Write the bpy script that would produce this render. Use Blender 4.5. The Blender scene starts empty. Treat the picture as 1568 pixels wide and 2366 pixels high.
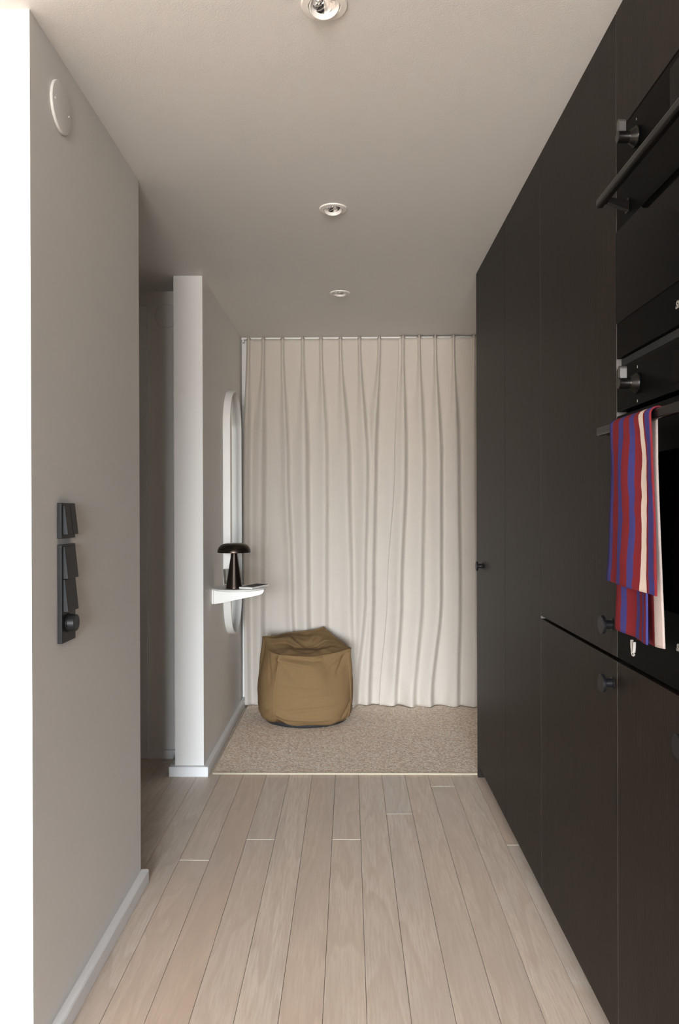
import bpy, bmesh, math, random
from mathutils import Vector, Matrix, noise

random.seed(7)
S = bpy.context.scene
COL = S.collection

# ------------------------------------------------------------------ camera
H, F = 1.1298, 1717.3          # eye height (m), focal length in pixels of the 1568 x 2366 frame
YAW, PITCH, ROLL = -0.0132, 0.0019, -0.0031
_cy, _sy, _cp, _sp, _cr, _sr = (math.cos(YAW), math.sin(YAW), math.cos(PITCH), math.sin(PITCH), math.cos(ROLL), math.sin(ROLL))
_X1 = Vector((_cy, -_sy, 0)); _Y0 = Vector((_sy, _cy, 0)); _Z = Vector((0, 0, 1))
FWD = _cp * _Y0 - _sp * _Z
_Z1 = _sp * _Y0 + _cp * _Z
RIGHT = _cr * _X1 + _sr * _Z1
UP = -_sr * _X1 + _cr * _Z1
cam = bpy.data.cameras.new('camera')
cam.sensor_fit = 'HORIZONTAL'; cam.sensor_width = 36.0; cam.lens = F / 1568 * 36.0
cam.clip_start = 0.01
cam_ob = bpy.data.objects.new('camera', cam); COL.objects.link(cam_ob)
M = Matrix((RIGHT, UP, -FWD)).transposed().to_4x4(); M.translation = (0, 0, H)
cam_ob.matrix_world = M
S.camera = cam_ob

def ray(u, v):
    return (FWD + RIGHT * ((u - 784) / F) + UP * ((1183 - v) / F))
def onX(u, v, X):
    d = ray(u, v); return Vector((0, 0, H)) + d * (X / d.x)
def onY(u, v, Y):
    d = ray(u, v); return Vector((0, 0, H)) + d * (Y / d.y)
def onZ(u, v, Z):
    d = ray(u, v); return Vector((0, 0, H)) + d * ((Z - H) / d.z)

# ------------------------------------------------------------------ world, light, exposure
SKY = 66.0
W = bpy.data.worlds.new('overcast_sky'); S.world = W; W.use_nodes = True
nt = W.node_tree; nt.nodes.clear()
_o = nt.nodes.new('ShaderNodeOutputWorld'); _b = nt.nodes.new('ShaderNodeBackground')
_g = nt.nodes.new('ShaderNodeTexCoord'); _s = nt.nodes.new('ShaderNodeSeparateXYZ')
_r = nt.nodes.new('ShaderNodeValToRGB')
nt.links.new(_g.outputs['Generated'], _s.inputs[0]); nt.links.new(_s.outputs['Z'], _r.inputs[0])
_r.color_ramp.elements[0].position = 0.0; _r.color_ramp.elements[0].color = (.40, .395, .385, 1)
_r.color_ramp.elements[1].position = 0.06; _r.color_ramp.elements[1].color = (.87, .95, 1.02, 1)
nt.links.new(_r.outputs[0], _b.inputs[0]); _b.inputs[1].default_value = SKY
nt.links.new(_b.outputs[0], _o.inputs[0])
WX0, WX1, WZ0, WZ1, YB = -1.8, 1.02, 0.05, 2.09, -6.2      # the balcony window behind the camera
pl = bpy.data.lights.new('window_portal', 'AREA'); pl.shape = 'RECTANGLE'; pl.size = WX1 - WX0; pl.size_y = WZ1 - WZ0
pl.cycles.is_portal = True
po = bpy.data.objects.new('window_portal', pl); COL.objects.link(po)
po.location = ((WX0 + WX1) / 2, YB - .02, (WZ0 + WZ1) / 2); po.rotation_euler = (math.radians(90), 0, 0)
S.view_settings.view_transform = 'Standard'; S.view_settings.look = 'None'
S.view_settings.gamma = 1.0; S.view_settings.use_curve_mapping = False
S.view_settings.exposure = 0.51
S.cycles.max_bounces = 12; S.cycles.diffuse_bounces = 8; S.cycles.caustics_reflective = False

# ------------------------------------------------------------------ material helpers
def srgb(r, g, b):
    f = lambda c: (c / 255 / 12.92) if c / 255 <= .04045 else ((c / 255 + .055) / 1.055) ** 2.4
    return (f(r), f(g), f(b), 1)
class Mat:
    def __init__(s, name, col=(.8, .8, .8, 1), rough=.5, metal=0, spec=.5):
        s.m = bpy.data.materials.new(name); s.m.use_nodes = True
        s.t = s.m.node_tree; s.p = s.t.nodes['Principled BSDF']
        s.set('Base Color', col); s.set('Roughness', rough); s.set('Metallic', metal); s.set('Specular IOR Level', spec)
    def set(s, k, v): s.p.inputs[k].default_value = v
    def n(s, kind, **kw):
        x = s.t.nodes.new('ShaderNode' + kind)
        for k, v in kw.items():
            if k in x.inputs: x.inputs[k].default_value = v
            else: setattr(x, k, v)
        return x
    def l(s, a, b): s.t.links.new(a, b)
    def coord(s, scale=(1, 1, 1), out='Object', rand=0):
        c = s.n('TexCoord'); mp = s.n('Mapping'); mp.inputs['Scale'].default_value = scale
        src = c.outputs[out]
        if rand:
            oi = s.n('ObjectInfo'); mu = s.n('Math', operation='MULTIPLY'); mu.inputs[1].default_value = rand
            s.l(oi.outputs['Random'], mu.inputs[0]); ad = s.n('VectorMath', operation='ADD')
            s.l(src, ad.inputs[0]); s.l(mu.outputs[0], ad.inputs[1]); src = ad.outputs[0]
        s.l(src, mp.inputs['Vector']); return mp.outputs[0]
    def noise(s, vec, scale, detail=3, rough=.5, dist=0):
        x = s.n('TexNoise'); x.inputs['Scale'].default_value = scale; x.inputs['Detail'].default_value = detail
        x.inputs['Roughness'].default_value = rough; x.inputs['Distortion'].default_value = dist
        s.l(vec, x.inputs['Vector']); return x.outputs[0]
    def ramp(s, fac, stops, interp='LINEAR'):
        x = s.n('ValToRGB'); e = x.color_ramp.elements; x.color_ramp.interpolation = interp
        while len(e) < len(stops): e.new(.5)
        for k, (p, c) in enumerate(stops): e[k].position = p; e[k].color = c
        s.l(fac, x.inputs[0]); return x.outputs[0]
    def mix(s, fac, a, b, mode='MIX'):
        x = s.n('Mix', data_type='RGBA', blend_type=mode)
        for k, v in ((0, fac), (6, a), (7, b)):
            if hasattr(v, 'node'): s.l(v, x.inputs[k])
            else: x.inputs[k].default_value = v
        return x.outputs[2]
    def math(s, op, a, b=0.0):
        x = s.n('Math', operation=op)
        for k, v in ((0, a), (1, b)):
            if hasattr(v, 'node'): s.l(v, x.inputs[k])
            else: x.inputs[k].default_value = v
        return x.outputs[0]
    def color(s, c): s.l(c, s.p.inputs['Base Color'])
    def bump(s, h, strength=.2, dist=.002):
        x = s.n('Bump'); x.inputs['Strength'].default_value = strength; x.inputs['Distance'].default_value = dist
        s.l(h, x.inputs['Height']); s.l(x.outputs[0], s.p.inputs['Normal'])

def paint(name, col, bump=.15, rough=.75):
    m = Mat(name, col, rough, spec=.3); v = m.coord()
    m.color(m.mix(m.noise(v, 1.7, 3), col, tuple(c * .965 for c in col[:3]) + (1,)))
    m.bump(m.noise(v, 260, 4, .6), bump, .0012); return m.m
WALL = paint('wall_paint', (.80, .788, .766, 1))
CEIL = paint('ceiling_paint', (.725, .712, .692, 1), .35)
TRIM = paint('trim_paint', (.82, .83, .845, 1), .02, .45)
WHITE = Mat('white_lacquer', (.80, .79, .765, 1), .35).m
WHITE2 = Mat('white_plastic', (.78, .76, .73, 1), .4).m
LAMPW = Mat('downlight_white', (.80, .77, .73, 1), .45).m
BLACKP = Mat('black_plastic', (.011, .011, .012, 1), .42, spec=.3).m
BLACKM = Mat('black_metal', (.010, .010, .012, 1), .38, .2, .3).m
DARKV = Mat('dark_void', (.01, .01, .01, 1), .9).m
GREYLAM = Mat('grey_laminate_edge', (.33, .31, .29, 1), .6).m
OVEN = Mat('oven_black_enamel', (.0030, .0030, .0028, 1), .42, spec=.03).m
OVENG = Mat('oven_black_glass', (.0012, .0012, .0012, 1), .05, spec=.06).m
OVENM = Mat('oven_dark_steel', (.022, .020, .019, 1), .26, .8, .3).m
LEVER = Mat('lever_steel', (.16, .15, .145, 1), .4, .8).m
LOGO = Mat('logo_silver', (.42, .40, .37, 1), .35, .5).m
CHROME = Mat('reflector_aluminium', (.80, .80, .80, 1), .22, 1).m

def wood_dark():
    m = Mat('dark_stained_oak_veneer', (.03, .025, .02, 1), .44, spec=.13)
    v = m.coord((1, 1, .045), rand=13)
    g = m.noise(v, 150, 5, .65)
    v2 = m.coord((1, 1, .12), rand=9); g2 = m.noise(v2, 9, 3, .5, .6)
    v3 = m.coord((1, 1, .09), rand=5); pores = m.noise(v3, 420, 2, .5)
    c = m.mix(m.ramp(g, [(.34, (0, 0, 0, 1)), (.66, (1, 1, 1, 1))]), srgb(17, 14, 12), srgb(42, 35, 30))
    c = m.mix(m.ramp(g2, [(.3, (0, 0, 0, 1)), (.75, (1, 1, 1, 1))]), c, srgb(31, 25, 22))
    c = m.mix(m.ramp(pores, [(.28, (1, 1, 1, 1)), (.40, (0, 0, 0, 1))]), c, srgb(12, 11, 10))
    m.color(c); m.bump(m.math('ADD', g, m.math('MULTIPLY', pores, .8)), .35, .0006); return m.m
DARKWOOD = wood_dark()

def oak():
    m = Mat('white_oiled_oak', (.5, .42, .35, 1), .46, spec=.35)
    v = m.coord((1, .055, 1), rand=37)
    wob = m.noise(m.coord((1, .11, 1), rand=37), 7.5, 2, .5, .5)
    rings = m.math('FRACT', m.math('MULTIPLY', wob, 8.0))
    rings = m.ramp(rings, [(0, (0, 0, 0, 1)), (.55, (.45, .45, .45, 1)), (.88, (1, 1, 1, 1)), (1, (0, 0, 0, 1))])
    fine = m.noise(v, 210, 5, .65)
    oi = m.n('ObjectInfo')
    base = m.ramp(oi.outputs['Random'], [(0, srgb(216, 194, 176)), (.25, srgb(234, 221, 207)), (.5, srgb(222, 203, 186)), (.75, srgb(222, 212, 202)), (1, srgb(232, 214, 198))])
    c = m.mix(m.math('MULTIPLY', rings, .42), base, srgb(192, 172, 155))
    c = m.mix(m.ramp(fine, [(.34, (.75, .75, .75, 1)), (.60, (0, 0, 0, 1))]), c, srgb(205, 186, 169))
    big = m.noise(m.coord((1, .35, 1), rand=21), 3.2, 2)
    c = m.mix(m.ramp(big, [(.5, (0, 0, 0, 1)), (.75, (.55, .55, .55, 1))]), c, srgb(198, 187, 177))
    m.color(c); m.bump(fine, .12, .0005); return m.m
OAK = oak()
JOINT = Mat('plank_joint', srgb(140, 122, 108), .8).m
BEVEL = Mat('plank_end_bevel', srgb(250, 242, 230), .5).m

def fabric(name, c1, c2, sc=900, rough=.9, sheen=.2, bump=.25):
    m = Mat(name, c1, rough, spec=.15); v = m.coord()
    wx = m.noise(m.coord((1, 1, .12)), sc, 2); wz = m.noise(m.coord((.12, .12, 1)), sc, 2)
    w = m.math('MULTIPLY', m.math('ADD', wx, wz), .5)
    m.color(m.mix(w, c1, c2)); m.bump(w, bump, .0008); return m.m
CURT = fabric('curtain_linen', (.51, .462, .41, 1), (.59, .54, .484, 1), 700)
POUF = fabric('pouf_canvas', srgb(108, 86, 58), srgb(135, 109, 77), 480, bump=.4)
POUFS = fabric('pouf_seam_canvas', srgb(122, 98, 68), srgb(146, 120, 87), 480)
BINDING = fabric('rug_binding_cotton', srgb(176, 165, 145), srgb(192, 182, 163), 600)

def rugmat():
    m = Mat('woven_wool_loops', (.5, .42, .35, 1), .95, spec=.1)
    v = m.coord((1, 1.25, 1))
    vo = m.n('TexVoronoi', feature='F1'); vo.inputs['Scale'].default_value = 105; vo.inputs['Randomness'].default_value = .75; m.l(v, vo.inputs['Vector'])
    h = vo.outputs['Distance']
    tone = m.n('SeparateColor'); m.l(vo.outputs['Color'], tone.inputs[0])
    c = m.ramp(tone.outputs[0], [(0, srgb(214, 198, 182)), (.45, srgb(250, 234, 216)), (1, srgb(254, 247, 238))])
    c = m.mix(m.ramp(h, [(.45, (0, 0, 0, 1)), (.8, (1, 1, 1, 1))]), c, srgb(212, 190, 170))
    m.color(c); m.bump(m.math('SUBTRACT', 1.0, h), .6, .004); return m.m
RUG = rugmat()

# ------------------------------------------------------------------ mesh helpers
def mesh(name, verts, faces, mat, parent=None, smooth=False, loc=None):
    me = bpy.data.meshes.new(name)
    me.from_pydata([tuple(v) for v in verts], [], faces); me.update()
    return link(name, me, mat, parent, smooth, loc)
def link(name, me, mat, parent=None, smooth=False, loc=None):
    if mat is not None and not me.materials: me.materials.append(mat)
    if smooth:
        for p in me.polygons: p.use_smooth = True
    o = bpy.data.objects.new(name, me); COL.objects.link(o)
    if loc is not None: o.location = loc
    if parent is not None:
        o.parent = parent
        if loc is None: o.location = -Vector(parent.location) if parent.parent is None else -Vector(parent.location) - Vector(parent.parent.location)
    return o
def frombm(name, bm, mat, parent=None, smooth=False, loc=None):
    me = bpy.data.meshes.new(name); bmesh.ops.recalc_face_normals(bm, faces=bm.faces); bm.to_mesh(me); bm.free()
    return link(name, me, mat, parent, smooth, loc)
def boxbm(bm, x0, x1, y0, y1, z0, z1, bev=0, seg=1):
    r = bmesh.ops.create_cube(bm, size=1)
    for v in r['verts']:
        v.co = Vector((x0 + (v.co.x + .5) * (x1 - x0), y0 + (v.co.y + .5) * (y1 - y0), z0 + (v.co.z + .5) * (z1 - z0)))
    if bev:
        es = list({e for v in r['verts'] for e in v.link_edges})
        bmesh.ops.bevel(bm, geom=es, offset=bev, segments=seg, profile=.5, affect='EDGES')
def box(name, x0, x1, y0, y1, z0, z1, mat, parent=None, bev=0, seg=1, centre=False):
    bm = bmesh.new()
    if centre:
        c = Vector(((x0 + x1) / 2, (y0 + y1) / 2, (z0 + z1) / 2))
        boxbm(bm, x0 - c.x, x1 - c.x, y0 - c.y, y1 - c.y, z0 - c.z, z1 - c.z, bev, seg)
        o = frombm(name, bm, mat, None, False, c)
        if parent is not None:
            o.parent = parent; o.location = c - Vector(parent.location) - (Vector(parent.parent.location) if parent.parent else Vector())
        return o
    boxbm(bm, x0, x1, y0, y1, z0, z1, bev, seg)
    return frombm(name, bm, mat, parent)
def lathe(name, prof, mat, parent, origin, axis='Z', n=40, smooth=True, cap=False):
    """prof: (radius, height) list; axis: direction of height ('Z', '-X' ...)"""
    ax = {'Z': (Vector((1, 0, 0)), Vector((0, 1, 0)), Vector((0, 0, 1))), '-Z': (Vector((1, 0, 0)), Vector((0, -1, 0)), Vector((0, 0, -1))),
          '-X': (Vector((0, 0, 1)), Vector((0, 1, 0)), Vector((-1, 0, 0))), 'X': (Vector((0, 1, 0)), Vector((0, 0, 1)), Vector((1, 0, 0))),
          '-Y': (Vector((1, 0, 0)), Vector((0, 0, 1)), Vector((0, -1, 0)))}[axis] if isinstance(axis, str) else axis
    vs, fs = [], []
    for r, h in prof:
        for k in range(n):
            a = 2 * math.pi * k / n
            vs.append(Vector(origin) + ax[0] * (r * math.cos(a)) + ax[1] * (r * math.sin(a)) + ax[2] * h)
    for i in range(len(prof) - 1):
        for k in range(n):
            fs.append((i * n + k, i * n + (k + 1) % n, (i + 1) * n + (k + 1) % n, (i + 1) * n + k))
    if cap:
        fs.append(tuple(range(n))[::-1]); fs.append(tuple(range((len(prof) - 1) * n, len(prof) * n)))
    bm = bmesh.new(); bv = [bm.verts.new(v) for v in vs]
    for f in fs:
        try: bm.faces.new([bv[i] for i in f])
        except ValueError: pass
    bmesh.ops.remove_doubles(bm, verts=bm.verts, dist=1e-6)
    o = frombm(name, bm, mat, parent, smooth)
    if smooth: sharp(o)
    return o
def sharp(o, deg=35):
    me = o.data
    bm = bmesh.new(); bm.from_mesh(me)
    for e in bm.edges:
        if len(e.link_faces) == 2 and e.calc_face_angle(0) > math.radians(deg): e.smooth = False
    bm.to_mesh(me); bm.free()
def tube(name, pts, r, mat, parent, n=10, closed=False):
    pts = [Vector(p) for p in pts]; vs, fs = [], []
    m = len(pts)
    for i, p in enumerate(pts):
        t = (pts[(i + 1) % m] - pts[i - 1]) if closed else (pts[min(i + 1, m - 1)] - pts[max(i - 1, 0)])
        t.normalize(); a = t.orthogonal().normalized() if abs(t.z) > .95 else t.cross(Vector((0, 0, 1))).normalized(); b = t.cross(a)
        for k in range(n):
            an = 2 * math.pi * k / n; vs.append(p + a * (r * math.cos(an)) + b * (r * math.sin(an)))
    for i in range(m if closed else m - 1):
        for k in range(n):
            j = (i + 1) % m
            fs.append((i * n + k, i * n + (k + 1) % n, j * n + (k + 1) % n, j * n + k))
    if not closed: fs += [tuple(range(n))[::-1], tuple(range((m - 1) * n, m * n))]
    return mesh(name, vs, fs, mat, parent, True)
def tag(o, label, cat, group=None):
    o['label'] = label; o['category'] = cat
    if group: o['group'] = group
    return o
def thing(name, loc, label, cat, group=None):
    o = bpy.data.objects.new(name, None); COL.objects.link(o); o.location = loc; o.empty_display_size = .05
    return tag(o, label, cat, group)
def struct(o): o['kind'] = 'structure'; return o
def tree_copy(o, parent=None):
    c = o.copy(); COL.objects.link(c); c.parent = parent
    for ch in list(o.children): tree_copy(ch, c)
    return c

# ------------------------------------------------------------------ the setting
C = 2.1342                          # ceiling
AX, YA, YW = -.6359, 1.4794, 2.2465   # left wall: face, near corner, far corner
P0, P1, YP = -.7481, -.6245, 3.1671   # partition with the mirror: faces, end
YC, YBK = 4.285, 4.338               # curtain, back wall
YF = 3.3898                         # wall of the side passage
BX, YE, YS, YD, YO = .5404, 3.162, 2.588, 2.1083, 1.5099   # cabinet fronts and their divisions
YN = YO - .600
HD, ZS = .0554, .827
XR, XL = 1.16, -2.7

floor = struct(box('floor', XL, XR, YB, YBK, -.06, -.012, JOINT))
ceiling = struct(box('ceiling', XL - .1, XR + .1, YB - .1, YBK + .1, C, C + .08, CEIL))
LIGHTS = ((749, 10), (769.5, 482), (785, 677))      # recessed spotlights sit in round holes
bm = bmesh.new()
for u, v in LIGHTS:
    p = onZ(u, v, C)
    bmesh.ops.create_cone(bm, cap_ends=True, segments=48, radius1=.0335, radius2=.0335, depth=.12, matrix=Matrix.Translation((p.x, p.y, C)))
cut = frombm('cutter', bm, None)
md = ceiling.modifiers.new('holes', 'BOOLEAN'); md.object = cut; md.operation = 'DIFFERENCE'; md.solver = 'EXACT'
me = bpy.data.meshes.new_from_object(ceiling.evaluated_get(bpy.context.evaluated_depsgraph_get()))
ceiling.modifiers.clear(); ceiling.data = me; bpy.data.objects.remove(cut)
struct(box('wall_left', XL, AX, YA, YW, 0, C, WALL))
struct(box('wall_partition', P0, P1, YP, YBK, 0, C, WALL))
struct(box('wall_passage', XL, P0, YF, YF + .1, 0, C, WALL))
struct(box('wall_back', P1, XR, YBK, YBK + .1, 0, C, WALL))
struct(box('wall_right', XR, XR + .1, YB, YBK + .1, 0, C, WALL))
struct(box('wall_right_added_absorber', XR - .015, XR, YB, YN - .021, 0, C, DARKWOOD))  # unseen dark panel, added to soak up light bouncing off the right wall
struct(box('wall_passage_added_absorber', XL, AX - .02, YW, YW + .02, 0, C, DARKWOOD))  # invented panel on the hidden face, added to keep bounced light down
struct(box('wall_passage_end_absorber', XL, XL + .02, YW + .02, YF, 0, C, DARKWOOD))  # dark lining added on the unseen end wall to dim the passage
struct(box('wall_far_left', XL - .1, XL, YB, YF + .1, 0, C, WALL))
# rear wall with the balcony window behind the camera
bm = bmesh.new()
boxbm(bm, XL, WX0, YB - .12, YB, 0, C); boxbm(bm, WX1, XR, YB - .12, YB, 0, C)
boxbm(bm, WX0, WX1, YB - .12, YB, WZ1, C); boxbm(bm, WX0, WX1, YB - .12, YB, 0, WZ0)
struct(frombm('wall_rear', bm, WALL))
bm = bmesh.new()
for a, b in ((WX0, WX0 + .05), (-.90, -.82), (WX1 - .05, WX1)): boxbm(bm, a, b, YB - .10, YB - .04, WZ0, WZ1)
boxbm(bm, WX0, WX1, YB - .10, YB - .04, WZ0, WZ0 + .05); boxbm(bm, WX0, WX1, YB - .10, YB - .04, WZ1 - .05, WZ1)
struct(frombm('window_1', bm, TRIM))

# skirting boards
BH, BT = .043, .022
bb = bmesh.new(); boxbm(bb, AX, AX + BT + .002, YA - .02, YW + .004, 0, BH, .003)
struct(frombm('baseboard_left', bb, TRIM))
struct(box('baseboard_partition_end', P0 - BT, P1 + BT, YP - BT, YP, 0, BH, TRIM, bev=.002))
struct(box('baseboard_partition', P1, P1 + BT, YP + .0005, YBK - .001, 0, BH, TRIM, bev=.002))
struct(box('baseboard_partition_passage', P0 - BT, P0, YP + .0005, YF - .001, 0, BH, TRIM, bev=.002))
# passage: door with casing, and skirting
pd = onY(341, 710, YF)
d1 = struct(box('door_1', XL + .9, pd.x - .055, YF - .012, YF + .02, .004, pd.z - .055, TRIM, bev=.003))
bm = bmesh.new()
boxbm(bm, pd.x - .055, pd.x, YF - .016, YF, 0, pd.z, .003)
boxbm(bm, XL + .9, pd.x - .055, YF - .016, YF, pd.z - .055, pd.z, .003)
struct(frombm('trim_1', bm, TRIM))
struct(box('baseboard_passage', pd.x, P0 - BT, YF - .016, YF, 0, .041, TRIM, bev=.002))

# floor planks
PWD = .0983; YPL = -1.2
xj = onZ(828, 1795, 0).x            # one seam between two rows
k0 = math.floor((XL - xj) / PWD); rows = {}
for (u, v) in ((449, 1988), (600, 1940), (798, 1940), (919, 1881), (1020, 1818), (1184, 1953)):
    p = onZ(u, v, 0); rows[math.floor((p.x - xj) / PWD)] = p.y
rng = random.Random(3)
kv0 = math.floor((-1.62 - xj) / PWD); kv1 = math.floor((XR - xj) / PWD)
for k in range(kv0, kv1 + 1):
    x0, x1 = xj + k * PWD, xj + (k + 1) * PWD
    L = 2.3
    j = rows.get(k)
    if j is None: j = rng.uniform(.9, 1.42)
    ys = [j]
    while ys[0] > YPL: ys.insert(0, ys[0] - L)
    while ys[-1] < YBK: ys.append(ys[-1] + L)
    for a, b in zip(ys, ys[1:]):
        a, b = max(a, YPL), min(b, YBK)
        if b - a < .05: continue
        bm = bmesh.new()
        w = (x1 - x0) / 2 - .0005; l = (b - a) / 2 - .0006
        r = bmesh.ops.create_cube(bm, size=1)
        for q in r['verts']: q.co = Vector((q.co.x * 2 * w, q.co.y * 2 * l, q.co.z * .012 - .006))
        ends = [e for e in bm.edges if all(q.co.z > -.001 for q in e.verts) and abs(e.verts[0].co.y - e.verts[1].co.y) < 1e-6]
        bmesh.ops.bevel(bm, geom=ends, offset=.0022, segments=1, affect='EDGES')
        for q in bm.verts:
            if q.co.z < -.0005 and q.co.z > -.004: q.co.z = -.0008
        sides = [e for e in bm.edges if all(q.co.z > -.0002 for q in e.verts) and abs(e.verts[0].co.x - e.verts[1].co.x) < 1e-6]
        bmesh.ops.bevel(bm, geom=sides, offset=.0006, segments=1, affect='EDGES')
        o = frombm('plank', bm, OAK, None, False, Vector(((x0 + x1) / 2, (a + b) / 2, 0)))
        o.data.materials.append(BEVEL)
        for f in o.data.polygons:
            if abs(f.normal.y) > .15 and f.normal.z > .3: f.material_index = 1
        o.parent = floor
struct(floor)
bm = bmesh.new(); boxbm(bm, XL, xj + kv0 * PWD - .001, YPL, YBK, -.012, 0); boxbm(bm, XL, XR, YB, YPL - .001, -.012, 0)
o = frombm('plank_field', bm, OAK, floor); o['kind'] = 'stuff'

# ------------------------------------------------------------------ tall cabinets along the right
CF = BX + .020                      # front edge of the carcasses
def carcass(t, y0, y1, z0=HD + .004, shelves=(), side=None):
    side = side or GREYLAM
    th = .016
    box('side_panel', CF, XR - .004, y0 + .0003, y0 + th, z0, C - .004, side, t)
    box('side_panel', CF, XR - .004, y1 - th, y1 - .0003, z0, C - .004, side, t)
    box('back_panel', XR - .012, XR - .004, y0 + th, y1 - th, z0, C - .004, DARKV, t)
    box('bottom_panel', CF, XR - .012, y0 + th, y1 - th, z0, z0 + th, DARKV, t)
    box('top_panel', CF, XR - .012, y0 + th, y1 - th, C - .004 - th, C - .004, DARKV, t)
    for z in shelves: box('shelf', CF + .03, XR - .012, y0 + th, y1 - th, z - th / 2, z + th / 2, DARKV, t)
    box('plinth', CF + .045, CF + .061, y0, y1, 0, z0, DARKV, t)
GAP = .0017
def front(t, name, y0, y1, z0, z1):
    return box(name, BX, CF - .0005, y0 + GAP, y1 - GAP, z0, z1, DARKWOOD, t, .0006, centre=True)
EDGE = Mat('painted_lit_door_edge', (.11, .10, .092, 1), .5).m  # paler colour stands in for window light caught on the near door edges
def paint_lit_edge(o):
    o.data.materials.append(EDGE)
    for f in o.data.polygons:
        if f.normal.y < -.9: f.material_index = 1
def knob(par, y, z):
    o = lathe('knob', [(0.0, 0), (.0125, 0), (.0125, .0012), (.0088, .002), (.0088, .0150), (.0105, .0172), (.0186, .0178), (.0190, .0190), (.0190, .0232), (.0180, .0244), (0, .0244)],
              BLACKM, par, (BX, y, z), '-X')
    return o

c1 = thing('tall_cabinet', (BX, (YS + YE) / 2, 0), 'tall dark oak cabinet at the far end of the row, beside the curtain', 'cabinet', 'tall dark cabinets')
carcass(c1, YS, YE - .019)
box('end_panel', BX, XR - .004, YE - .0187, YE - .0003, .001, C - .003, DARKWOOD, c1, .0006, centre=True)
d = front(c1, 'door', YS - .001, YE - .0175, HD, C - .002)
p = onX(1113, 1308, BX); knob(d, p.y, p.z)
c2 = thing('tall_cabinet', (BX, (YD + YS) / 2, 0), 'plain full-height dark oak cabinet without a knob in view', 'cabinet', 'tall dark cabinets')
carcass(c2, YD, YS)
paint_lit_edge(front(c2, 'door', YD, YS + .001, HD, C - .002))
c3 = thing('tall_cabinet', (BX, (YO + YD) / 2, 0), 'tall dark oak cabinet with two doors and round knobs, left of the ovens', 'cabinet', 'tall dark cabinets')
carcass(c3, YO, YD, HD + .004)
d = front(c3, 'door', YO, YD, ZS + .004, C - .002); paint_lit_edge(d); p = onX(1414, 1443, BX); knob(d, p.y, p.z)
d = front(c3, 'door', YO, YD, HD, ZS - .004); paint_lit_edge(d); p = onX(1414, 1578, BX); knob(d, p.y, p.z)
c4 = thing('oven_cabinet', (BX, (YN + YO) / 2, 0), 'dark oak oven housing with a door above and a knobbed front below the ovens', 'cabinet')
zt = onX(1425, 316, BX).z           # top of the compact oven
zm = onX(1427, 842, BX).z           # between the two ovens
carcass(c4, YN, YO, HD + .004, (ZS - .016, zm - .002, zt + .014), OVEN)
front(c4, 'door', YN, YO, zt + .003, C - .002)
d = front(c4, 'drawer_front', YN, YO, HD, ZS - .004); p = onX(1566, 1703, BX); knob(d, 1.183, p.z)
box('end_panel', BX, XR - .004, YN - .019, YN - .0003, .001, C - .003, DARKWOOD, c4, .0006, centre=True)

# ------------------------------------------------------------------ built-in ovens
def lever_knob(t, y, z):
    k = lathe('control_knob', [(0, 0), (.0195, 0), (.0200, .0015), (.0195, .004), (.0112, .0135), (.0108, .015), (.0108, .034), (.0098, .0352), (0, .0352)], OVENM, t, (BX - .001, y, z), '-X')
    pts = []
    for a in range(9):
        an = math.pi * a / 8; pts.append((-.0065 * math.cos(an), .026 + .0065 * math.sin(an)))
    prof = [(-.0065, .006)] + pts + [(.0065, .006)]
    vs = []
    for x in (BX - .0345, BX - .022):
        vs += [(x, y + a, z + b) for a, b in prof]
    n = len(prof)
    fs = [tuple(range(n)), tuple(range(n, 2 * n))[::-1]] + [(i, (i + 1) % n, n + (i + 1) % n, n + i) for i in range(n)]
    # the lever lies along the axis: thin across, seen broadside
    mesh('lever', vs, fs, LEVER, k)
    return k
def handle(t, name, z, y0, y1, off=.046):
    h = box(name, BX - off - .007, BX - off + .007, y0, y1, z - .0085, z + .0085, OVENM, t, .004, 3, centre=True)
    for yy in (y0 + .028, y1 - .028):
        bm = bmesh.new()
        vs = []
        for x, zc, hh in ((BX - off + .006, z - .004, .005), (BX - .0022, z - .014, .009)):
            for dy, dz in ((-.006, -hh), (.006, -hh), (.006, hh), (-.006, hh)): vs.append(bm.verts.new((x, yy + dy, zc + dz)))
        for f in ((0, 1, 2, 3), (7, 6, 5, 4), (0, 4, 5, 1), (1, 5, 6, 2), (2, 6, 7, 3), (3, 7, 4, 0)): bm.faces.new([vs[i] for i in f])
        b = frombm('handle_bracket', bm, OVENM, h)
        box('bracket_foot', BX - .0022, BX - .0002, yy - .010, yy + .010, z - .027, z - .001, OVENM, h, .001)
    return h
def text(par, s, y, z, size):
    cu = bpy.data.curves.new('lettering', 'FONT'); cu.body = s; cu.size = size; cu.extrude = .0004; cu.offset = .0006; cu.shear = .28; cu.space_character = 1.12
    tmp = bpy.data.objects.new('lettering', cu); COL.objects.link(tmp)
    me = bpy.data.meshes.new_from_object(tmp.evaluated_get(bpy.context.evaluated_depsgraph_get()))
    COL.objects.unlink(tmp); bpy.data.objects.remove(tmp); bpy.data.curves.remove(cu)
    # text x -> -Y (reads towards the camera), text y -> Z, facing -X
    me.transform(Matrix(((0, 0, -1, BX - .0006), (-1, 0, 0, y), (0, 1, 0, z), (0, 0, 0, 1))))
    return link('lettering', me, LOGO, par)

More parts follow.
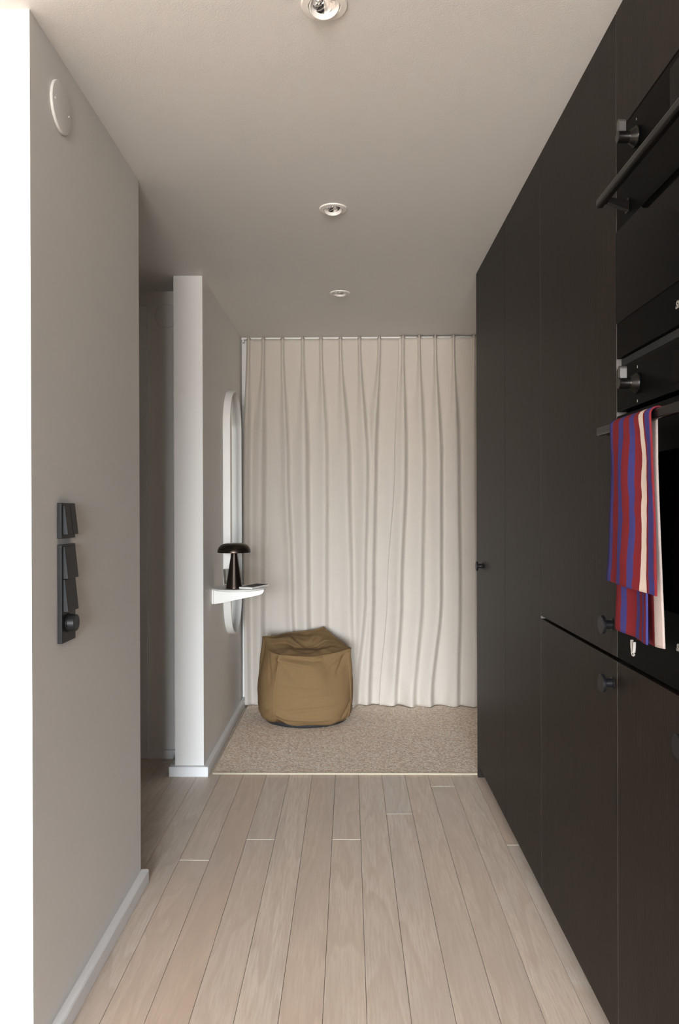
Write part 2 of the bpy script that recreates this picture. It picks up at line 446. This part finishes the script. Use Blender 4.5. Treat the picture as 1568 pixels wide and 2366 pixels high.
def zat(v, u=1426): return onX(u, v, BX).z
g = .0022
Y0o, Y1o = YN + g, YO - g
ov1 = thing('compact_oven', (BX, (YN + YO) / 2, zm), 'black built-in compact oven above the larger oven, with a bare bar handle', 'oven', 'built-in ovens')
z_a, z_b, z_c, z_d = zat(434), zat(533), zat(748), zat(836)
cp = box('control_panel', BX, BX + .03, Y0o, Y1o, z_a + .0015, zt, OVEN, ov1, .001)
dsp = box('display', BX - .0006, BX + .001, 1.160, 1.256, zat(249, 1548) - .002, zat(163, 1545), OVENG, cp)
lever_knob(ov1, onX(1470, 316, BX).y, onX(1470, 316, BX).z); lever_knob(ov1, 2 * 1.21 - onX(1470, 316, BX).y, onX(1470, 316, BX).z)
for dz in (.031,): box('marking', BX - .0004, BX + .001, onX(1470, 316, BX).y - .001, onX(1470, 316, BX).y + .001, onX(1470, 316, BX).z + dz, onX(1470, 316, BX).z + dz + .004, LOGO, cp)
dr = box('oven_door', BX, BX + .03, Y0o, Y1o, z_d + .006, z_a - .0030, OVEN, ov1, .001)
box('door_window', BX - .0012, BX + .002, Y0o + .0005, Y1o - .0005, z_c, z_b - .0015, OVENG, dr, .0005)
box('chassis', BX + .031, XR - .06, YN + .018, YO - .018, zm + .008, zt - .004, DARKV, ov1)
zh1 = onX(1398, 455, BX - .046).z
handle(ov1, 'handle', zh1, YN + .035, YO - .035)
text(dr, 'SMEG', 1.236, zat(716, 1558), .0165)

ov2 = thing('oven', (BX, (YN + YO) / 2, ZS), 'black built-in oven with a striped towel over its handle', 'oven', 'built-in ovens')
z_e, z_f, z_g = zat(852), zat(952), zat(962)
cp2 = box('control_panel', BX, BX + .03, Y0o, Y1o, z_f, z_e, OVEN, ov2, .001)
box('display', BX - .0006, BX + .001, 1.160, 1.252, zat(888, 1549), zat(814, 1547), OVENG, cp2)
kp = onX(1472, 885, BX); lever_knob(ov2, kp.y, kp.z); lever_knob(ov2, 2 * 1.21 - kp.y, kp.z)
for dz in (.028, -.036): box('marking', BX - .0004, BX + .001, kp.y - .0012, kp.y + .0012, kp.z + dz, kp.z + dz + .005, LOGO, cp2)
dr2 = box('oven_door', BX, BX + .03, Y0o, Y1o, ZS + .004, z_g, OVEN, ov2, .001)
zw0, zw1 = zat(1415, 1552), zat(1042, 1530)
box('door_window', BX - .0012, BX + .002, 1.025, 1.395, zw0, zw1, OVENG, dr2, .0005)
box('vent_strip', BX + .010, BX + .03, Y0o, Y1o, z_e + .001, z_d + .005, DARKV, ov2)
box('chassis', BX + .031, XR - .06, YN + .018, YO - .018, ZS - .004, zm - .012, DARKV, ov2)
zh2 = onX(1398, 994, BX - .046).z
handle(ov2, 'handle', zh2, YN + .035, YO - .035)
text(dr2, 'SMEG', 1.236, zat(1502, 1562), .0165)

# ------------------------------------------------------------------ towel on the oven handle
def stripe_mat(name, stops):
    m = Mat(name, (.3, .05, .06, 1), .92, spec=.1)
    uv = m.n('UVMap'); sp = m.n('SeparateXYZ'); m.l(uv.outputs[0], sp.inputs[0])
    v = m.coord((1, 1, 1)); n1 = m.noise(v, 14, 2)
    u = m.math('ADD', sp.outputs[0], m.math('MULTIPLY', m.math('SUBTRACT', n1, .5), .10))
    c = m.ramp(u, stops, 'CONSTANT')
    w = m.noise(m.coord((1, 1, .3)), 900, 2)
    c = m.mix(m.math('MULTIPLY', w, .35), c, (.12, .02, .03, 1))
    m.color(c); m.bump(w, .5, .001); return m.m
RED, BLU, WHT = srgb(112, 34, 38), srgb(46, 58, 116), srgb(204, 190, 178)
TW1 = stripe_mat('towel_stripes', [(0, BLU), (.10, RED), (.28, BLU), (.39, RED), (.53, BLU), (.63, RED), (.74, WHT), (.835, RED), (.87, BLU), (.975, RED)])
TW2 = stripe_mat('towel_back_stripes', [(0, RED), (.20, BLU), (.33, RED), (.55, BLU), (.66, RED), (.80, BLU), (.88, RED), (.955, BLU)])
TW3 = stripe_mat('towel_border_stripes', [(0, RED), (.30, BLU), (.45, RED), (.76, srgb(176, 164, 158))])
tw = thing('towel', (BX - .046, 1.38, zh2), 'red and blue striped towel with a white border hanging over the oven handle', 'towel')
HXc = BX - .046
def towel_sheet(name, path, ya, yb, mat, seed, rows=60, cols=22, amp=.004):
    """path(t)->(x,z); ya(t), yb(t): far and near edges"""
    vs, fs, uvs = [], [], []
    for i in range(rows + 1):
        t = i / rows; x, z = path(t)
        for j in range(cols + 1):
            s = j / cols; y = ya(t) + (yb(t) - ya(t)) * s
            fade = min(1, abs(z - zh2 - .01) / .08)
            off = amp * fade * (math.sin(s * 7.5 + seed + t * 1.3) + .6 * noise.noise((s * 3, t * 3, seed * 3.1)))
            vs.append((x + off, y, z + .002 * math.sin(s * 3 + seed) * fade)); uvs.append((s, t))
    for i in range(rows):
        for j in range(cols):
            a = i * (cols + 1) + j; fs.append((a, a + 1, a + cols + 2, a + cols + 1))
    o = mesh(name, vs, fs, mat, tw, True)
    ul = o.data.uv_layers.new(name='UVMap')
    for lp in o.data.loops: ul.data[lp.index].uv = uvs[lp.vertex_index]
    md = o.modifiers.new('thickness', 'SOLIDIFY'); md.thickness = .0022; md.offset = 0
    return o
def over_bar(zfront, zback, r=.0125, xf=.020, xb=.017):
    lf, lb = zh2 - zfront, zh2 - zback; arc = math.pi * r; tot = lf + arc + lb
    def path(t):
        d = t * tot
        if d < lf:
            q = d / lf; return (HXc - r - (1 - q) * (xf - r) * (1 - q) , zfront + d)
        if d < lf + arc:
            a = (d - lf) / r; return (HXc - r * math.cos(a), zh2 + r * math.sin(a) * .95)
        q = (d - lf - arc) / lb; return (HXc + r + q * (xb - r), zh2 - (d - lf - arc))
    return path, lf / tot, (lf + arc) / tot
zfh = onX(1398, 1344, HXc - .02).z
yL, yR = onX(1409, 985, HXc - .012).y, onX(1503, 985, HXc - .012).y
zbh = onX(1424, 1456, HXc + .012).z
pth, q1, q2 = over_bar(zfh, zh2 - .003, xb=.0125)
yLb = onX(1396, 1340, HXc - .02).y; yRb = onX(1512, 1346, HXc - .02).y
towel_sheet('front_flap', pth, lambda t: yL + (yLb - yL) * max(0, 1 - t / q1), lambda t: yR + (yRb - yR) * max(0, 1 - t / q1), TW1, 1.0)
pth2, q1b, q2b = over_bar(zh2 - .004, zbh, r=.0103, xf=.0103, xb=.016)
yLB, yRB = onX(1422, 1450, HXc + .015).y, onX(1500, 1480, HXc + .015).y
towel_sheet('back_flap', pth2, lambda t: yL - .004 + (yLB - yL + .004) * t, lambda t: yRB + .004 if t < q2b else yRB, TW2, 2.3)
pth3, q1c, q2c = over_bar(zh2 - .004, zbh - .004, r=.0085, xf=.0085, xb=.027)
yR3, yR3b = onX(1521, 985, HXc + .010).y, onX(1533, 1480, HXc + .026).y
towel_sheet('border_flap', pth3, lambda t: yL - .03, lambda t: yR3 + .012 if t < q1c else yR3 + (yR3b - yR3) * t, TW3, 4.1, amp=.0025)
lp = onX(1462, 1470, HXc + .016)
LOOPM = stripe_mat('towel_loop_stripes', [(0, WHT), (.5, srgb(70, 70, 90))])
tube('hanging_loop', [lp + Vector((0, .006 * math.cos(a), -.012 - .022 * math.sin(a))) for a in [math.pi * k / 10 - .2 for k in range(12)]], .0028, Mat('towel_loop_cord', srgb(150, 146, 142), .9).m, tw, 8)

# ------------------------------------------------------------------ curtain and rail
rail = thing('curtain_rail', (0, YC, C - .012), 'slim white curtain rail fixed to the ceiling above the beige curtains', 'curtain rail')
box('track', P1 + .006, XR - .01, YC + .016, YC + .036, C - .011, C - .0005, WHITE2, rail, .002)
box('end_cap', P1 + .002, P1 + .022, YC + .014, YC + .038, C - .014, C - .0003, WHITE2, rail, .002)
lathe('glider', [(0, 0), (.005, 0), (.006, .006), (.003, .014), (0, .014)], WHITE2, rail, (P1 + .013, YC + .022, C - .028), 'Z', 12)
def pxX(u, t):
    v = 780 + t * 850; return onY(u, v, YC).x
def fold_at(keys, t):
    ts = (0, .35, .7, 1)
    for i in range(3):
        if t <= ts[i + 1]:
            q = (t - ts[i]) / (ts[i + 1] - ts[i]); q = q * q * (3 - 2 * q)
            return pxX(keys[i] + (keys[i + 1] - keys[i]) * q, t)
    return pxX(keys[3], t)
FOLDS_L = [(574, 568, 568, 571), (608, 603, 601, 600), (652, 661, 671, 681), (699, 704, 706, 710), (741, 750, 749, 748), (786, 800, 806, 812), (830, 843, 838, 818), (876, 862, 857, 848)]
FOLDS_R = [(930, 931, 921, 908), (967, 973, 968, 950), (1004, 1012, 1012, 990), (1046, 1052, 1055, 1050), (1093, 1091, 1094, 1097), (1140, 1140, 1140, 1138), (1186, 1186, 1190, 1190), (1230, 1230, 1232, 1235)]
def curtain(name, label, el, er, folds, ybase, seed, cols=340, rows=120):
    rg = random.Random(seed); amps = [rg.uniform(.75, 1.2) for _ in folds]; wl = [rg.uniform(.8, 1.35) for _ in folds]
    vs, fs = [], []
    ztop, zbot = C - .0135, .0105
    for i in range(rows + 1):
        t = i / rows
        xa, xb = fold_at(el, t), fold_at(er, t)
        fx = [fold_at(f, t) for f in folds]
        g = min(1, max(0, (t - .03) / .30)); g = g * g * (3 - 2 * g)
        for j in range(cols + 1):
            s = j / cols; x = xa + (xb - xa) * s
            d = 0; head = 0
            for f, a, w in zip(fx, amps, wl):
                dx = x - f
                wd = (.0075 + (.034 * w - .0075) * g) if dx < 0 else (.0075 + (.017 * w - .0075) * g)
                e = math.exp(-(dx / wd) ** 2)
                d += e * (.017 + (.029 * a - .017) * g) - g * .006 * a * math.exp(-((dx - .030) / .018) ** 2); head += math.exp(-(dx / .011) ** 2)
            d += g * .010 * noise.noise((x * 5 + seed, t * 1.1, seed)) + g * .004 * noise.noise((x * 16 + seed, t * 2.2, seed * 2.0))
            low = max(0, (t - .84) / .16); low = low * low
            d += low * (.034 * noise.noise((x * 7 + 3 + seed, t * 5, 9.0)) + .022 * noise.noise((x * 17 + seed, t * 9, 4.0)) + .012)
            z = ztop + (zbot - ztop) * t
            if t < .04: z += .0125 * min(1, head) * (1 - t / .04)
            if low > 0: z += low * (.006 * noise.noise((x * 9, 2.0, seed)) + .002)
            z = max(z, .0095)
            vs.append((x, ybase - d, z))
    for i in range(rows):
        for j in range(cols):
            a = i * (cols + 1) + j; fs.append((a, a + cols + 1, a + cols + 2, a + 1))
    o = mesh(name, vs, fs, CURT, None, True)
    md = o.modifiers.new('thickness', 'SOLIDIFY'); md.thickness = .0016; md.offset = 0
    tag(o, label, 'curtain', 'beige curtains')
    return o
curtain('curtain', 'wide beige curtain hanging behind the brown pouf, reaching the left wall', (568, 563, 564, 567), (934, 926, 909, 893), FOLDS_L, YC + .012, 1.3)
curtain('curtain', 'narrower beige curtain beside the dark cabinets, its edge overlapping the wider one', (921, 911, 894, 876), (1262, 1262, 1262, 1262), FOLDS_R, YC - .012, 5.7)

# ------------------------------------------------------------------ rug
rz = .0085
RX0, RX1, RY0, RY1 = onZ(487, 1789, rz).x, 1.12, YE + .008, 4.333
rug = thing('rug', ((RX0 + RX1) / 2, (RY0 + RY1) / 2, 0), 'flat woven beige rug with a pale bound edge under the pouf', 'rug')
box('weave', RX0 + .006, RX1 - .006, RY0 + .006, RY1 - .006, .0006, rz - .0006, RUG, rug)
tube('binding', [(RX0 + .007, RY0 + .005, .0050), (RX1 - .006, RY0 + .005, .0050), (RX1 - .006, RY1 - .006, .0050), (RX0 + .006, RY1 - .006, .0050), (RX0 + .005, RY0 + .010, .0050)], .0047, BINDING, rug, 10, True)

# ------------------------------------------------------------------ pouf
PC = Vector((-.2365, 4.020, rz))
pouf = thing('pouf', PC, 'tan brown canvas beanbag pouf with a sagging top and black base on the rug', 'pouf')
CORN = [(-20, .262, .392), (64, .205, .462), (187, .232, .446), (236, .232, .376)]   # angle, radius, height of the top corners
def top_rim(a):
    a = (a + 20) % 360 - 20
    cs = CORN + [(340, .262, .392)]
    for (a0, r0, h0), (a1, r1, h1) in zip(cs, cs[1:]):
        if a0 <= a <= a1:
            p0 = Vector((r0 * math.cos(math.radians(a0)), r0 * math.sin(math.radians(a0)))); p1 = Vector((r1 * math.cos(math.radians(a1)), r1 * math.sin(math.radians(a1))))
            dirv = Vector((math.cos(math.radians(a)), math.sin(math.radians(a))))
            den = dirv.x * (p1.y - p0.y) - dirv.y * (p1.x - p0.x)
            r = (p0.x * (p1.y - p0.y) - p0.y * (p1.x - p0.x)) / den
            q = ((dirv * r - p0).length) / ((p1 - p0).length)
            sag = math.sin(math.pi * q)
            return max(r, .16) * 1.0 + .012 * sag, h0 + (h1 - h0) * q - .020 * sag
    return .24, .40
NA, NV, NT = 192, 64, 24
vs, fs = [], []
def pouf_r(a, q):
    ca, sa = math.cos(math.radians(a)), math.sin(math.radians(a))
    rb = .236 / ((abs(ca) / 1.045) ** 2.5 + (abs(sa) / .93) ** 2.5) ** (1 / 2.5)
    rt, ht = top_rim(a)
    k = q ** 2.4
    r = rb * (1 - k) + rt * k
    r *= 1 + .055 * math.sin(math.pi * min(1, q * 1.15)) - .13 * max(0, 1 - q / .13) ** 2
    return r, ht
for i in range(NV + 1):
    q = i / NV
    for k in range(NA):
        a = 360 * k / NA
        r, ht = pouf_r(a, q)
        lift = .010 + .024 * math.exp(-(((a - 233 + 180) % 360 - 180) / 9) ** 2) + .004 * noise.noise((a * .05, 0, 7.0))
        z = lift + (ht - lift) * q
        w = .010 * noise.noise((math.cos(math.radians(a)) * 2.3, math.sin(math.radians(a)) * 2.3, q * 3.2 + 4))
        ww = max(0, 1 - q / .32) * .008 * noise.noise((math.cos(math.radians(a)) * 2.5, math.sin(math.radians(a)) * 2.5, q * 22))
        # folds running down from the corners
        cf = 0
        for ca_, cr_, ch_ in CORN:
            da = ((a - ca_ + 180) % 360 - 180)
            cf += .012 * math.exp(-((da - 8 * (1 - q)) / 5.5) ** 2) * max(0, (q - .62) / .38) - .010 * math.exp(-((da - 15 + 10 * q) / 6) ** 2) * max(0, (q - .5) / .5)
            cf -= .010 * math.exp(-((da + 16 - 12 * q) / 6) ** 2) * max(0, (q - .55) / .45)
        # creases: a slack fold below the front corner, sags along the front, pulls at the right corner
        for a0, q0, a1, q1_, wd_, am in ((232, .93, 285, .86, .022, .013), (236, .86, 262, .60, .02, -.010), (240, .97, 300, .93, .02, -.012), (318, .72, 338, .95, .03, -.012), (300, .80, 332, .97, .03, .008),
                                         (215, .95, 228, .55, .03, -.009), (238, .60, 300, .56, .02, -.005), (250, .42, 310, .45, .015, .004), (240, .22, 318, .30, .018, -.007), (232, .12, 300, .10, .02, .008), (318, .05, 340, .35, .03, -.010), (200, .10, 230, .22, .02, -.006)):
            qa = ((a - a0 + 180) % 360 - 180) / (a1 - a0)
            if -.15 < qa < 1.15:
                env = max(0, 1 - abs(qa * 2 - 1) ** 3 / 1.5)
                w += am * env * math.exp(-((q - q0 - (q1_ - q0) * qa) / wd_) ** 2)
        r += w + ww + cf
        vs.append((r * math.cos(math.radians(a)), r * math.sin(math.radians(a)), z))
base_n = len(vs)
for i in range(1, NT + 1):
    q = 1 - i / NT
    for k in range(NA):
        a = 360 * k / NA; rt, ht = top_rim(a)
        r = rt * q
        x, y = r * math.cos(math.radians(a)), r * math.sin(math.radians(a))
        sagz = .385 + .02 * y / .2 - .012 * x / .2
        bl = q ** 1.6
        z = ht * bl + sagz * (1 - bl) + .016 * math.sin(math.pi * q) ** 2 * (1 if 20 < a < 200 else .55) + .016 * noise.noise((x * 9 + 2, y * 9, 1.5)) * (1 - q ** 6) + .006 * noise.noise((x * 24, y * 24, 6.0)) * (1 - q ** 6)
        vs.append((x, y, z))
tot = NV + NT + 1
for i in range(tot - 1):
    for k in range(NA):
        fs.append((i * NA + k, i * NA + (k + 1) % NA, (i + 1) * NA + (k + 1) % NA, (i + 1) * NA + k))
bm = bmesh.new(); bv = [bm.verts.new(v) for v in vs]
for f in fs: bm.faces.new([bv[i] for i in f])
bm.faces.new([bv[k] for k in range(NA)][::-1])
bmesh.ops.remove_doubles(bm, verts=bm.verts, dist=1e-5)
body = frombm('body', bm, POUF, None, True, Vector((0, 0, 0))); body.parent = pouf
def seam(a0, a1):
    pts = []
    for i in range(2, NV - 1):
        q = i / NV; k = round((a1 + (a0 - a1) * q) / 360 * NA) % NA
        aa = (a1 + (a0 - a1) * q) / 360 * NA; k = int(aa) % NA; fr = aa - int(aa)
        p = Vector(vs[i * NA + k]).lerp(Vector(vs[i * NA + (k + 1) % NA]), fr)
        pts.append(p)
    o = tube('seam', pts, .0022, POUFS, None, 6); o.parent = body; o.location = (0, 0, 0)
seam(236, 232); seam(338, 333)
pts = []
for k in range(0, NA, 2): pts.append(vs[NV * NA + k])
o = tube('top_seam', pts, .003, POUF, None, 6, True); o.parent = body; o.location = (0, 0, 0)
bs = lathe('base', [(0, 0), (.208, 0), (.214, .006), (.214, .032), (0, .032)], Mat('pouf_black_base', (.012, .012, .014, 1), .8).m, None, (0, 0, .0005), 'Z', 64)
bs.parent = pouf; bs.location = (0, 0, 0); bs.scale = (1.045, .93, 1)

# ------------------------------------------------------------------ mirror
def stadium(y0, y1, z0, z1, n=24):
    r = (y1 - y0) / 2; cy = (y0 + y1) / 2; out = []
    for k in range(n + 1):
        a = math.pi * k / n; out.append((cy + r * math.cos(a), z1 - r + r * math.sin(a)))
    for k in range(n + 1):
        a = math.pi + math.pi * k / n; out.append((cy + r * math.cos(a), z0 + r + r * math.sin(a)))
    return out
MD = .036
my0 = onX(515, 1150, P1).y; my1 = onX(558.5, 1150, P1 + MD).y
mz1 = onX(536, 901, P1 + .02).z; mz0 = onX(538, 1465, P1 + .02).z
mir = thing('mirror', (P1, (my0 + my1) / 2, mz0), 'tall oval wall mirror in a deep white frame beside the curtain', 'mirror')
OUT = stadium(my0, my1, mz0, mz1); IN = stadium(my0 + .010, my1 - .010, mz0 + .010, mz1 - .010)
n = len(OUT); vs = []; fs = []
for pr, x in ((OUT, P1 + .0005), (OUT, P1 + MD), (IN, P1 + MD), (IN, P1 + .0005)): vs += [(x, y, z) for y, z in pr]
for i in range(4):
    for k in range(n):
        j = (i + 1) % 4; fs.append((i * n + k, i * n + (k + 1) % n, j * n + (k + 1) % n, j * n + k))
bm = bmesh.new(); bv = [bm.verts.new(v) for v in vs]
for f in fs: bm.faces.new([bv[i] for i in f])
o = frombm('frame', bm, WHITE, mir, True); sharp(o)
IN2 = stadium(my0 + .0102, my1 - .0102, mz0 + .0102, mz1 - .0102)
vs = [(P1 + .010, y, z) for y, z in IN2] + [(P1 + .004, y, z) for y, z in IN2]
fs = [tuple(range(n)), tuple(range(n, 2 * n))[::-1]] + [(k, (k + 1) % n, n + (k + 1) % n, n + k) for k in range(n)]
mesh('glass', vs, fs, Mat('mirror_silver', (.86, .88, .86, 1), .02, 1).m, mir)

# ------------------------------------------------------------------ wall shelf with its things
SZ = .782; SC = Vector((P1 + .1215, 3.370, SZ)); SR = .1205
sh = thing('wall_shelf', (P1, SC.y, SZ - .07), 'small white round wall shelf on a tapering bracket below the mirror', 'shelf')
lathe('shelf_top', [(0, -.008), (SR - .004, -.008), (SR - .001, -.006), (SR, -.003), (SR - .0015, 0), (0, 0)], WHITE, sh, SC, 'Z', 72)
xs0, xs1 = P1 + .0005, SC.x + SR - .006
prof = [(xs0, SZ - .008)]
prof = [(xs0, SZ - .0080), (xs0, SZ - .073), (xs0 + .012, SZ - .0745), (xs0 + .035, SZ - .071)]
for k in range(1, 8): q = k / 8; prof.append((xs0 + .035 + (xs1 - .03 - xs0 - .035) * q, SZ - .071 + .035 * q))
prof += [(xs1 - .022, SZ - .0335), (xs1 - .010, SZ - .029), (xs1 - .003, SZ - .022), (xs1, SZ - .014), (xs1, SZ - .008)]
n = len(prof); vs = []
for k, (x, z) in enumerate(prof): vs.append((x, SC.y - .009, z))
for k, (x, z) in enumerate(prof): vs.append((x, SC.y + .009, z))
fs = [tuple(range(n)), tuple(range(n, 2 * n))[::-1]] + [(k, (k + 1) % n, n + (k + 1) % n, n + k) for k in range(n)]
bm = bmesh.new(); bv = [bm.verts.new(v) for v in vs]
for f in fs: bm.faces.new([bv[i] for i in f])
bmesh.ops.bevel(bm, geom=[e for e in bm.edges if abs(e.verts[0].co.y - e.verts[1].co.y) < 1e-6], offset=.002, segments=2, affect='EDGES')
o = frombm('bracket', bm, WHITE, sh)
box('wall_plate', P1 + .0003, P1 + .009, SC.y - .016, SC.y + .016, SZ - .0745, SZ - .0082, WHITE, sh, .003, 2)

BRONZE = Mat('bronzed_metal', srgb(64, 55, 49), .30, .92).m
lp0 = Vector(((540 - 806.7) * 3.335 / F, 3.335, SZ))
k_ = 3.335 / F                         # metres per pixel here
lamp = thing('table_lamp', lp0, 'dark bronze mushroom-shaped table lamp on the white wall shelf', 'lamp')
lathe('stem', [(0, 0), (.0375, 0), (.0380, .002), (.0370, .006), (.0130, .160), (.0120, .172), (0, .172)], BRONZE, lamp, lp0 + Vector((0, 0, .0004)), 'Z', 56)
hs = [(0, .162), (.030, .162), (.072, .1615), (.0748, .1605), (.0752, .1625), (.0742, .171), (.070, .182), (.062, .192), (.050, .199), (.035, .2025), (.018, .2040), (0, .2043)]
lathe('shade', hs, BRONZE, lamp, lp0 + Vector((0, 0, .0004)), 'Z', 64)

GLS = Mat('smoked_glass', (.62, .62, .59, 1), .02); GLS.set('Transmission Weight', 1.0); GLS.set('IOR', 1.45)
gp = Vector((-.552, 3.437, SZ + .0004))
tb = lathe('tumbler', [(0, 0), (.026, 0), (.0285, .003), (.0330, .076), (.0328, .0775), (.0312, .0765), (.0270, .009), (0, .007)], GLS.m, None, gp, 'Z', 48)
tag(tb, 'smoked glass tumbler standing behind the bronze lamp on the shelf', 'glass')

pb = thing('booklet', (-.432, 3.375, SZ), 'slim white pad with dark stripes lying on the shelf, right of the lamp', 'booklet')
pb.rotation_euler = (0, 0, math.radians(-21))
def local(o, par): o.parent = par; o.location = (0, 0, 0); return o
local(box('pages', -.034, .034, -.085, .080, .0005, .0085, WHITE2, None, .002), pb)
for k in range(9):
    y = -.062 + k * .0155
    local(box('stripe', -.027, .031, y, y + .0095, .0086, .0100, BLACKP, None), pb)

# ------------------------------------------------------------------ light switches on the left wall
def wallbox(par, name, u0, u1, v0, v1, x0, x1, mat=BLACKP, bev=.0012):
    a = onX(u0, v0, AX + x1); b = onX(u1, v1, AX + x1)
    return box(name, AX + x0, AX + x1, a.y, b.y, b.z, a.z, mat, par, bev)
y0, y1 = onX(131, 1200, AX).y, onX(131, 1200, AX).y + .081
def rocker(par, ya, yb, za, zb, tilt=.0075, x=.012):
    vs = [(AX + x - .003, ya, zb), (AX + x - .003, yb, zb), (AX + x - .003, yb, za), (AX + x - .003, ya, za),
          (AX + x + .002, ya, zb), (AX + x + .002, yb, zb), (AX + x + .002 + tilt, yb, za), (AX + x + .002 + tilt, ya, za)]
    bm = bmesh.new(); bv = [bm.verts.new(v) for v in vs]
    for f in ((0, 1, 2, 3), (7, 6, 5, 4), (0, 4, 5, 1), (1, 5, 6, 2), (2, 6, 7, 3), (3, 7, 4, 0)): bm.faces.new([bv[i] for i in f])
    bmesh.ops.recalc_face_normals(bm, faces=bm.faces)
    bmesh.ops.bevel(bm, geom=list(bm.edges), offset=.0007, segments=1, affect='EDGES')
    return frombm('rocker', bm, BLACKP, par)
zs1 = onX(131, 1162, AX).z; zs2 = onX(131, 1245, AX).z
sw = thing('light_switch', (AX + .0003, (y0 + y1) / 2, zs2), 'single black double-rocker light switch, the upper one on the left wall', 'light switch', 'black switches on the left wall')
box('frame', AX + .0003, AX + .0105, y0, y1, zs2, zs1, BLACKP, sw, .0012, 2)
ym = (y0 + y1) / 2
rocker(sw, y0 + .0095, ym - .0006, zs2 + .0085, zs1 - .0055); rocker(sw, ym + .0006, y1 - .0095, zs2 + .0085, zs1 - .0055)
zs3 = onX(131, 1259, AX).z; zs4 = onX(131, 1489, AX).z
sw2 = thing('light_switch', (AX + .0003, (y0 + y1) / 2, zs4), 'tall black switch panel with two rockers and a round dimmer, below the single switch', 'light switch', 'black switches on the left wall')
box('frame', AX + .0003, AX + .0105, y0, y1, zs4, zs3, BLACKP, sw2, .0012, 2)
hh = (zs3 - zs4)
rocker(sw2, y0 + .0095, y1 - .0095, zs3 - .0045 - .071, zs3 - .0045)
rocker(sw2, y0 + .0095, y1 - .0095, zs3 - .0765 - .071, zs3 - .0765)
lathe('dimmer_knob', [(0, 0), (.0215, 0), (.0215, .002), (.0195, .003), (.0185, .017), (.0175, .0182), (0, .0182)], BLACKP, sw2, (AX + .0100, ym, zs4 + .0410), 'X', 40)

# ------------------------------------------------------------------ round vent covers
v0 = onX(141, 249, AX + .004)
vent = thing('vent_cover', (AX, v0.y, v0.z), 'round white wall vent cover above the light switches', 'vent cover', 'round vent covers')
rv = (onX(141, 192, AX + .006).z - onX(141, 306, AX + .006).z) / 2
lathe('disc', [(0, 0), (rv - .002, 0), (rv, .001), (rv, .0045), (rv - .0015, .0060), (rv - .004, .0064), (0, .0066)], WALL, vent, (AX + .0003, v0.y, v0.z), 'X', 64)
for s_ in (-1, 1): lathe('screw', [(0, 0), (.0025, 0), (.0022, .0012), (0, .0014)], WHITE2, vent, (AX + .0067, v0.y + s_ * rv * .72, v0.z), 'X', 12)
v1 = onY(386, 731, YF)
vent2 = thing('vent_cover', (v1.x, YF, v1.z), 'round vent cover on the dark passage wall beside the doorway', 'vent cover', 'round vent covers')
lathe('disc', [(0, 0), (.053, 0), (.054, .002), (.054, .006), (.052, .008), (0, .009)], WALL, vent2, (v1.x, YF - .0003, v1.z), '-Y', 48)

# ------------------------------------------------------------------ ceiling downlights
def downlight(u, v, label, tilt_dir, tilt, group='recessed ceiling spotlights'):
    p = onZ(u, v, C)
    t = thing('downlight', (p.x, p.y, C), label, 'ceiling light', group)
    lathe('trim_ring', [(.0315, .004), (.0325, .0052), (.0445, .0042), (.0462, .0022), (.0465, 0.0003), (.0315, .0003)], LAMPW, t, (p.x, p.y, C), '-Z', 56)
    lathe('housing', [(.0325, .0003), (.0325, -.045), (0, -.045)], DARKV, t, (p.x, p.y, C), '-Z', 40)
    axis = Vector((math.sin(tilt) * math.cos(tilt_dir), math.sin(tilt) * math.sin(tilt_dir), -math.cos(tilt)))
    a = axis.orthogonal().normalized(); b = axis.cross(a)
    ax = (a, b, axis); org = Vector((p.x, p.y, C - .0005))
    can = lathe('lamp_head', [(.0300, -.012), (.0305, .002), (.0302, .0046), (.0288, .0050), (.0232, -.0030), (.0228, -.0032)], LAMPW, t, org, ax, 48)
    # faceted reflector
    n, m = 16, 6; vs, fs = [], []
    for i in range(m + 1):
        r = .0230 * (1 - .9 * (i / m) ** 1.15); h = -.0032 - .017 * (i / m)
        for k in range(n):
            an = 2 * math.pi * k / n; rr = r * (1 + (.07 if (i + k) % 2 else -.07) * (0 < i < m)); vs.append(org + a * (rr * math.cos(an)) + b * (rr * math.sin(an)) + axis * h)
    for i in range(m):
        for k in range(n): fs.append((i * n + k, i * n + (k + 1) % n, (i + 1) * n + (k + 1) % n, (i + 1) * n + k))
    fs.append(tuple(range(m * n, (m + 1) * n)))
    mesh('reflector', vs, fs, CHROME, can)
    return t
downlight(*LIGHTS[0], 'nearest and largest white recessed ceiling spotlight, cut by the top of the picture', -1.15, .30)
downlight(*LIGHTS[1], 'middle white recessed ceiling spotlight of the row of three', -1.3, .28)
downlight(*LIGHTS[2], 'farthest white recessed ceiling spotlight, closest to the curtain', -1.8, .10)
